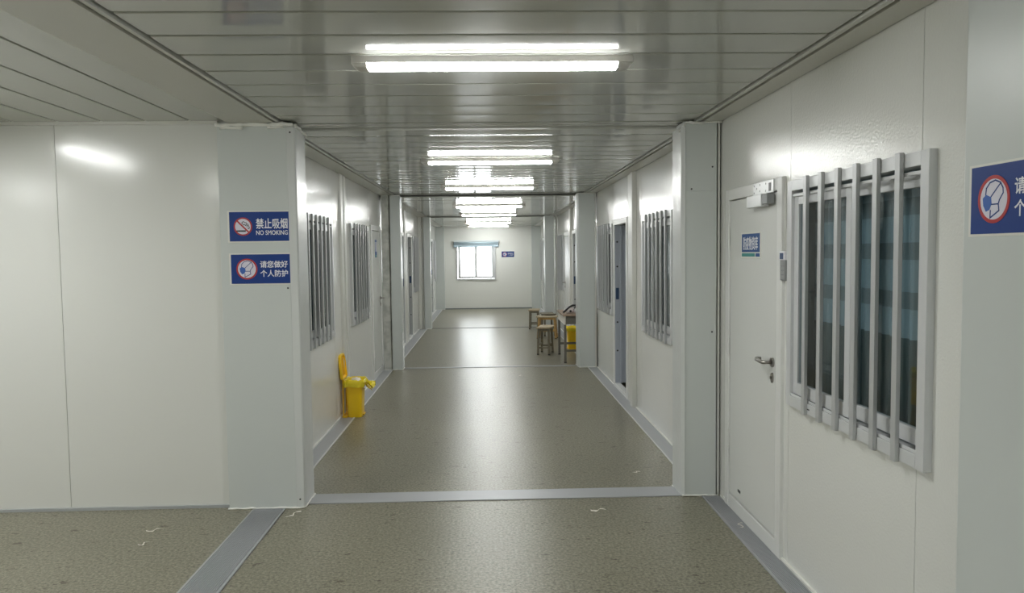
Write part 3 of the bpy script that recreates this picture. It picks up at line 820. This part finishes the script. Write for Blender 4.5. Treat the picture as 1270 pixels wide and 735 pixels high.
# ------------------------------------------------------------------ end window and blind
wn += 1
t = thing('window_%d' % wn, 'bright sliding window in the far end wall', 'window', (-0.3475, YE, 0.855), FACING, kind='structure')
hw, H = 0.585, 1.10
mb = MB().box(-hw, -hw + .045, -0.03, 0.06, 0, H).box(hw - .045, hw, -0.03, 0.06, 0, H).box(-hw + .045, hw - .045, -0.03, 0.06, 0, .05).box(-hw + .045, hw - .045, -0.03, 0.06, H - .05, H)
mb.build('window_frame', M['frame'], t, bevel=0.004)
for (a, b, ya, yb) in ((-hw + .055, 0.04, -0.012, 0.012), (-0.04, hw - .045, 0.018, 0.042)):
    z0, z1 = 0.055, H - 0.055
    s = MB().box(a, a + .075, ya, yb, z0, z1).box(b - .075, b, ya, yb, z0, z1).box(a + .075, b - .075, ya, yb, z0, z0 + .06).box(a + .075, b - .075, ya, yb, z1 - .05, z1).build('sash', M['frame'], t, bevel=0.003)
    MB().box(a + .070, b - .070, (ya + yb) / 2 - .002, (ya + yb) / 2 + .002, z0 + .046, z1 - .046).build('pane', M['glass_clear'], s)
t = thing('roller_blind', 'rolled up blue blind above the far end window', 'blind', (-0.335, YE, 1.845))
MB().box(-0.675, 0.675, -0.075, 0, 0.140, 0.185).build('head_rail', M['blind_rail'], t, bevel=0.008)
MB().tube([(-0.655, -0.045, 0.105), (0.655, -0.045, 0.105)], 0.040, 20).build('fabric_roll', M['blind'], t, smooth=True)
MB().box(-0.66, 0.66, -0.052, -0.048, -0.005, 0.10).build('fabric', M['blind'], t)
MB().box(-0.665, 0.665, -0.062, -0.038, -0.010, 0.012).build('bottom_bar', M['blind'], t, bevel=0.004)
for u in (-0.672, 0.664): MB().box(u, u + 0.008, -0.085, 0, 0.055, 0.16).build('bracket', M['grey'], t)

# ------------------------------------------------------------------ lamps
def lamp(loc, rot, label, L=1.235, lit='lamp'):
    t = thing('ceiling_lamp', label, 'lamp', loc, rot, 'batten lamps on the ceiling')
    h = L / 2; c = 0.068
    # cross sections (y, z), z = 0 at the ceiling
    MB().prism([(-0.046, 0.0), (0.046, 0.0), (0.048, -0.0300), (-0.048, -0.0300)], -h, h, 'x').build('housing', M['lampbody'], t, bevel=0.002)
    MB().prism([(-0.047, -0.0303), (0.047, -0.0303), (0.048, -0.040), (0.042, -0.047), (0.030, -0.049), (-0.030, -0.049), (-0.042, -0.047), (-0.048, -0.040)], -h + c, h - c, 'x').build('diffuser', M[lit], t)
    for s in (-1, 1):
        A = [(-0.047, -0.0303), (0.047, -0.0303), (0.049, -0.040), (0.043, -0.048), (0.030, -0.050), (-0.030, -0.050), (-0.043, -0.048), (-0.049, -0.040)]
        mb = MB()
        va = [mb.bm.verts.new((s * (h - c), y, z)) for y, z in A]
        vb = [mb.bm.verts.new((s * (h + 0.002 - 0.024 * (-(z + 0.0303) / 0.0195)), y * 0.97, z)) for y, z in A]
        mb.bm.faces.new(va); mb.bm.faces.new(vb[::-1])
        for i in range(8): mb.bm.faces.new((va[i], vb[i], vb[(i + 1) % 8], va[(i + 1) % 8]))
        mb.build('end_cap', M['lampbody'], t, bevel=0.002)
    return t
LX = 0.035
for (y, z, l) in ((3.43, Z0, 'nearest lit batten lamp, large at the top of the photo'), (6.90, Z1, 'second lit batten lamp from the front'), (9.68, Z1, 'third lit batten lamp from the front'),
                  (12.92, Z2, 'fourth lit batten lamp from the front'), (15.80, Z2, 'fifth lit batten lamp from the front'), (19.15, Z3, 'sixth lit batten lamp from the front'),
                  (21.65, Z3, 'last lit batten lamp, nearest the end wall'),  ):
    lamp((LX, y, z), 0, l)
lamp((-3.22, 3.62, Z0 + 0.008), PI / 2, 'lit batten lamp in the left branch outside the photo', lit='lamp_branch')
lamp((-3.22, 0.5, Z0 + 0.008), PI / 2, 'added unseen batten lamp in the left branch beside the camera', lit='lamp_branch')  # extra unseen lamp, added to brighten the cream wall, column and floor
lamp((-5.6, 3.62, Z0 + 0.008), PI / 2, 'added unseen batten lamp deep in the left branch', lit='lamp_branch')  # added out of view to lift the light on the left foreground
lamp((-5.6, 0.5, Z0 + 0.008), PI / 2, 'added unseen batten lamp deep in the left branch, on its near side', lit='lamp_branch')  # another unseen fill lamp, added for more light from the left

# ------------------------------------------------------------------ yellow bins
def rim_ring(rx, ry, z, n=40, p=5.0):
    out = []
    for k in range(n):
        t = 2 * PI * k / n
        ct, st = c_(t), s_(t)
        out.append((rx * math.copysign(abs(ct) ** (2 / p), ct), ry * math.copysign(abs(st) ** (2 / p), st), z))
    return out
def loft(mb, rings, cap0=True, cap1=True):
    R = [[mb.bm.verts.new(p) for p in r] for r in rings]
    n = len(R[0])
    for a, b in zip(R, R[1:]):
        for k in range(n): mb.bm.faces.new((a[k], a[(k + 1) % n], b[(k + 1) % n], b[k]))
    if cap0: mb.bm.faces.new(R[0][::-1])
    if cap1: mb.bm.faces.new(R[-1])
    return mb
def make_bin(label, loc, flap=True):
    t = thing('waste_bin', label, 'bin', loc, 0, 'yellow pedal bins')
    mb = MB()
    loft(mb, [rim_ring(.074, .100, 0), rim_ring(.076, .102, .012), rim_ring(.078, .104, .10), rim_ring(.088, .116, .34), rim_ring(.098, .126, .345), rim_ring(.100, .128, .372),
              rim_ring(.094, .122, .372), rim_ring(.084, .112, .33), rim_ring(.072, .098, .03)], True, True)
    mb.build('bin_body', M['yellow'], t, smooth=True).modifiers.new('edges', 'EDGE_SPLIT').split_angle = 0.6
    # lid standing open on the wall side (local -x)
    mb = MB()
    def lid_ring(w2, z, x): return None
    prof = [(-.122, 0.0), (-.128, .02), (-.126, .16), (-.11, .225), (-.08, .245), (.08, .245), (.11, .225), (.126, .16), (.128, .02), (.122, 0.0)]
    tilt = 0.10
    def LP(y, z, x): return (-.112 + x - z * tilt, y, .395 + z)
    A = [mb.bm.verts.new(LP(y, z, 0.012)) for y, z in prof]
    B = [mb.bm.verts.new(LP(y, z, -0.014)) for y, z in prof]
    C = [mb.bm.verts.new(LP(y * .88, .012 + z * .9, 0.012)) for y, z in prof]
    D = [mb.bm.verts.new(LP(y * .88, .012 + z * .9, -0.006)) for y, z in prof]
    n = len(prof)
    for k in range(n):
        q = (k + 1) % n
        mb.bm.faces.new((A[k], B[k], B[q], A[q])); mb.bm.faces.new((A[k], A[q], C[q], C[k])); mb.bm.faces.new((C[k], C[q], D[q], D[k]))
    mb.bm.faces.new(B); mb.bm.faces.new(D)
    lid = mb.build('lid', M['yellow'], t)
    for yy in (-.05, .0, .05):
        MB().hexa([LP(yy - .004, .03, -.006), LP(yy + .004, .03, -.006), LP(yy + .004, .03, .004), LP(yy - .004, .03, .004), LP(yy - .004, .2, -.006), LP(yy + .004, .2, -.006), LP(yy + .004, .2, .004), LP(yy - .004, .2, .004)]).build('rib', M['yellow_in'], lid)
    # lifting rods and hinge bracket on the wall side
    for yy in (-.085, .085):
        MB().box(-.118, -.106, yy - .006, yy + .006, .02, .40).build('lifting_rod', M['yellow_in'], t, bevel=0.002)
    MB().box(-.120, -.07, -.11, .11, .0, .022).build('base_bracket', M['yellow_in'], t, bevel=0.003)
    MB().tube([(-.112, -.10, .392), (-.112, .10, .392)], .008, 10).build('hinge_pin', M['yellow_in'], t)
    MB().box(.070, .092, -.05, .05, .012, .028).build('pedal', M['yellow_in'], t, bevel=0.004)
    # crumpled film liner folded over the rim
    rnd = random.Random(5)
    mb = MB()
    n = 72
    rings = []
    for j, (s, z) in enumerate(((.86, .335), (.93, .372), (1.02, .388), (1.09, .376), (1.13, .350), (1.12, .315))):
        base = rim_ring(.098 * s, .126 * s, z, n)
        rr = []
        for k, p in enumerate(base):
            a = 2 * PI * k / n
            jit = 0.010 * noise.noise(Vector((c_(a) * 4, s_(a) * 4, j * 0.9))) + 0.006 * noise.noise(Vector((c_(a) * 13, s_(a) * 13, j * 2.0)))
            zj = 0.022 * noise.noise(Vector((c_(a) * 3 + 7, s_(a) * 3, 0.3 * j))) * (j / 5)
            rr.append((p[0] * (1 + jit / .1), p[1] * (1 + jit / .12), p[2] + jit * 0.9 + zj))
        rings.append(rr)
    loft(mb, rings, False, False)
    ln = mb.build('bin_liner', M['bag'], t, smooth=True)
    if flap:                                   # loose end of the bag sticking out over the floor side
        mb = MB()
        NU, NV = 12, 8
        g = []
        for i in range(NU + 1):
            u = i / NU
            row = []
            for j in range(NV + 1):
                v = j / NV - .5
                wd = .20 * (1 - u) + .07 * u
                x = .095 + .115 * u
                y = -.03 + v * wd + .012 * math.sin(u * 9 + v * 5)
                z = .368 - .035 * u + .02 * u * u + .018 * math.sin(v * 14 + u * 6) - .06 * abs(v) * u * 0.9 + .012 * noise.noise(Vector((u * 6, v * 6, 1)))
                row.append(mb.bm.verts.new((x, y, z)))
            g.append(row)
        for i in range(NU):
            for j in range(NV): mb.bm.faces.new((g[i][j], g[i + 1][j], g[i + 1][j + 1], g[i][j + 1]))
        g2 = []
        for i in range(7):
            u = i / 6
            g2.append([mb.bm.verts.new((.10 + .07 * u + .012 * math.sin(j * 1.7 + i), -.10 + .17 * j / 8 + .03 * u, .36 - .10 * u * (0.6 + 0.4 * math.sin(j * 1.1)))) for j in range(9)])
        for i in range(6):
            for j in range(8): mb.bm.faces.new((g2[i][j], g2[i + 1][j], g2[i + 1][j + 1], g2[i][j + 1]))
        mb.build('loose_bag_end', M['bag'], ln, smooth=True)
    return t
b1 = make_bin('yellow pedal bin with open lid against the left wall', (-1.383, 7.845, 0.003))
# crumpled white waste inside
mb = MB()
bmesh.ops.create_icosphere(mb.bm, subdivisions=4, radius=1.0)
for v in mb.bm.verts:
    q = v.co.copy()
    d = 1 + 0.22 * noise.noise(q * 3.1) + 0.10 * noise.noise(q * 8)
    v.co = Vector((q.x * .060 * d, q.y * .084 * d, q.z * .048 * d))
tag(mb.build('crumpled_waste', M['paper'], smooth=True, loc=(-1.378, 7.845, 0.352)), 'crumpled white waste filling the left yellow bin', 'waste')
b2 = copy_tree(b1, None, 'loose_bag_end')
b2['label'] = 'yellow bin standing behind and under the wooden desk'
b2.location = (1.425, 12.93, 0.0045); b2.rotation_euler = (0, 0, PI)

# ------------------------------------------------------------------ desk
t = thing('desk', 'small wooden desk behind the right grey column', 'desk', (1.325, 11.82, 0))
dx, dy = 0.215, 0.515
MB().box(-dx, dx, -dy, dy, .705, .728).build('desk_top', M['wood_top'], t, bevel=0.004)
MB().box(-dx + .025, -dx + .045, -dy + .03, dy - .03, .575, .704).build('side_apron', M['apron_lit'], t, bevel=0.002)
MB().box(dx - .045, dx - .025, -dy + .03, dy - .03, .575, .704).build('side_apron', M['apron_lit'], t, bevel=0.002)
MB().box(-dx + .046, dx - .046, -dy + .03, -dy + .05, .585, .704).build('end_apron', M['tleg'], t, bevel=0.002)
MB().box(-dx + .046, dx - .046, dy - .05, dy - .03, .585, .704).build('end_apron', M['tleg'], t, bevel=0.002)
MB().box(-dx + .046, dx - .046, -dy + .051, dy - .051, .580, .592).build('shelf', M['wood_top'], t)
for sx in (-1, 1):
    for sy in (-1, 1):
        x, y = sx * (dx - .038), sy * (dy - .045)
        l = MB().box(x - .018, x + .018, y - .018, y + .018, .012, .576).build('leg', M['tleg'], t, bevel=0.003)
        MB().box(x - .020, x + .020, y - .020, y + .020, 0, .014).build('rubber_foot', M['foot'], l, bevel=0.003)
for sy in (-1, 1):
    y = sy * (dy - .045)
    MB().box(-dx + .056, dx - .056, y - .010, y + .010, .165, .200).build('stretcher', M['tleg'], t, bevel=0.002)

# small black and white device lying on the desk
t = thing('handheld_device', 'small black and white device with an arched black strap on the desk', 'device', (1.262, 11.60, 0.728), 0.15)
mb = MB()
bmesh.ops.create_icosphere(mb.bm, subdivisions=3, radius=1.0)
for v in mb.bm.verts:
    q = v.co
    v.co = Vector((q.x * .075, q.y * .055, max(0, .040 + q.z * .055 - abs(q.x) * .012)))
mb.build('shell', M['pink'], t, smooth=True)
pts = [(-.125, -.02, .014), (-.10, -.02, .034), (-.06, -.02, .068), (-.02, -.015, .098), (.03, -.01, .118), (.075, 0, .118), (.105, .01, .098), (.115, .015, .06), (.112, .02, .015)]
MB().tube(pts, [.014, .016, .015, .016, .017, .014, .011, .010, .009], 10).build('strap', M['black'], t, smooth=True)
MB().tube([(-.02, -.058, .035), (-.02, -.068, .035)], .018, 14).build('button', M['black'], t)
MB().tube([(.035, -.05, .05), (.045, -.06, .085), (.07, -.03, .10)], .008, 8).build('cord', M['black'], t, smooth=True)
MB().tube([(.06, -.03, .003), (.06, -.03, .05), (.06, -.03, .07)], [.022, .024, .014], 12).build('cup', M['white'], t, smooth=True)

# ------------------------------------------------------------------ stools
def make_stool(label, loc, rot, wood, seat_wood, L=.40, W=.235, H=.455):
    t = thing('stool', label, 'stool', loc, rot, 'wooden stools near the desk')
    a, b = L / 2, W / 2
    mb = MB()
    NX, NY = 10, 6
    def top(u, v): return H - 0.012 * (1 - (2 * u - 1) ** 2)
    T = [[mb.bm.verts.new((-b + W * j / NY, -a + L * i / NX, top(i / NX, j / NY))) for j in range(NY + 1)] for i in range(NX + 1)]
    B = [[mb.bm.verts.new((-b + W * j / NY, -a + L * i / NX, H - .030)) for j in range(NY + 1)] for i in range(NX + 1)]
    for i in range(NX):
        for j in range(NY):
            mb.bm.faces.new((T[i][j], T[i][j + 1], T[i + 1][j + 1], T[i + 1][j])); mb.bm.faces.new((B[i][j], B[i + 1][j], B[i + 1][j + 1], B[i][j + 1]))
    for i in range(NX):
        mb.bm.faces.new((T[i][0], T[i + 1][0], B[i + 1][0], B[i][0])); mb.bm.faces.new((T[i][NY], B[i][NY], B[i + 1][NY], T[i + 1][NY]))
    for j in range(NY):
        mb.bm.faces.new((T[0][j], B[0][j], B[0][j + 1], T[0][j + 1])); mb.bm.faces.new((T[NX][j], T[NX][j + 1], B[NX][j + 1], B[NX][j]))
    mb.build('seat', seat_wood, t, bevel=0.004)
    def leg_at(sx, sy, z):
        k = 1 - z / (H - .03)
        return Vector((sx * (b - .036 + .010 * k), sy * (a - .055 + .030 * k), z))
    for sx in (-1, 1):
        for sy in (-1, 1):
            l = MB().bar(leg_at(sx, sy, .014), leg_at(sx, sy, H - .031),   .036, .036).build('leg', wood, t, bevel=0.003)
            p = leg_at(sx, sy, 0)
            MB().box(p.x - .017, p.x + .017, p.y - .017, p.y + .017, 0, .020).build('rubber_foot', M['foot'], l, bevel=0.003)
    def rail(name, p, q, z, th=.018, hh=.026):
        d = (q - p).normalized(); n = Vector((-d.y, d.x, 0)) * th / 2
        p = p + d * .015; q = q - d * .015
        mb = MB().hexa([p - n + Vector((0, 0, -hh / 2)), q - n + Vector((0, 0, -hh / 2)), q + n + Vector((0, 0, -hh / 2)), p + n + Vector((0, 0, -hh / 2)),
                        p - n + Vector((0, 0, hh / 2)), q - n + Vector((0, 0, hh / 2)), q + n + Vector((0, 0, hh / 2)), p + n + Vector((0, 0, hh / 2))])
        mb.build(name, wood, t, bevel=0.002)
    for sy in (-1, 1):
        rail('stretcher', leg_at(-1, sy, .115), leg_at(1, sy, .115), .115)
        rail('seat_rail', leg_at(-1, sy, H - .052), leg_at(1, sy, H - .052), H - .052, .016, .038)
    for sx in (-1, 1):
        rail('stretcher', leg_at(sx, -1, .155), leg_at(sx, 1, .155), .155)
        rail('seat_rail', leg_at(sx, -1, H - .052), leg_at(sx, 1, H - .052), H - .052, .016, .038)
    return t
make_stool('weathered stool in front, nearest to the camera by the desk', (0.930, 12.44, 0), -0.25, M['wood_grey'], M['wood_pale'])
make_stool('golden wood stool just behind the nearest stool', (1.135, 14.62, 0), PI / 2 - 0.22, M['wood_gold'], M['wood_pale'], H=.44)
make_stool('stool half hidden behind the golden one', (1.20, 15.22, 0), 0.1, M['wood_grey'], M['wood_grey'], W=.26, H=.445)
make_stool('farthest stool, alone towards the end wall', (1.0, 16.55, 0), -0.12, M['wood_grey'], M['wood_pale'], H=.425)

# ------------------------------------------------------------------ scraps on the floor
rnd = random.Random(11)
for (x, y, l, r, lab) in ((-2.05, 4.62, .10, .4, 'thin white scrap on the floor below the cream wall, farther one'), (-2.02, 4.40, .06, .9, 'small white scrap below the cream wall, nearer one'), (-1.27, 4.85, .12, 1.0, 'white peeled strip beside the left floor strip'),
                          (0.69, 4.80, .10, .3, 'white scrap in front of the cross strip'), (1.10, 5.62, .06, .5, 'tiny white scrap beyond the cross strip on the right'), (1.50, 4.45, .09, 1.2, 'white scrap on the right floor strip at the door'),
                          (0.42, 10.2, .05, .3, 'tiny white scrap before the far joint strip')):
    mb = MB()
    n = 8
    A = []
    for i in range(n + 1):
        u = i / n - .5
        wv = .010 * (0.5 + rnd.random())
        cx, cy = u * l, .016 * math.sin(u * 7)
        A.append((mb.bm.verts.new((cx, cy - wv / 2, .004 + .006 * rnd.random())), mb.bm.verts.new((cx, cy + wv / 2, .004 + .008 * rnd.random()))))
    for p, q in zip(A, A[1:]): mb.bm.faces.new((p[0], q[0], q[1], p[1]))
    o = mb.build('paper_scrap', M['paper'], loc=(x, y, 0.0 if x < 1.4 else 0.006))
    o.rotation_euler = (0, 0, r)
    o.modifiers.new('thickness', 'SOLIDIFY').thickness = 0.001
    tag(o, lab, 'scrap', 'white scraps on the floor')
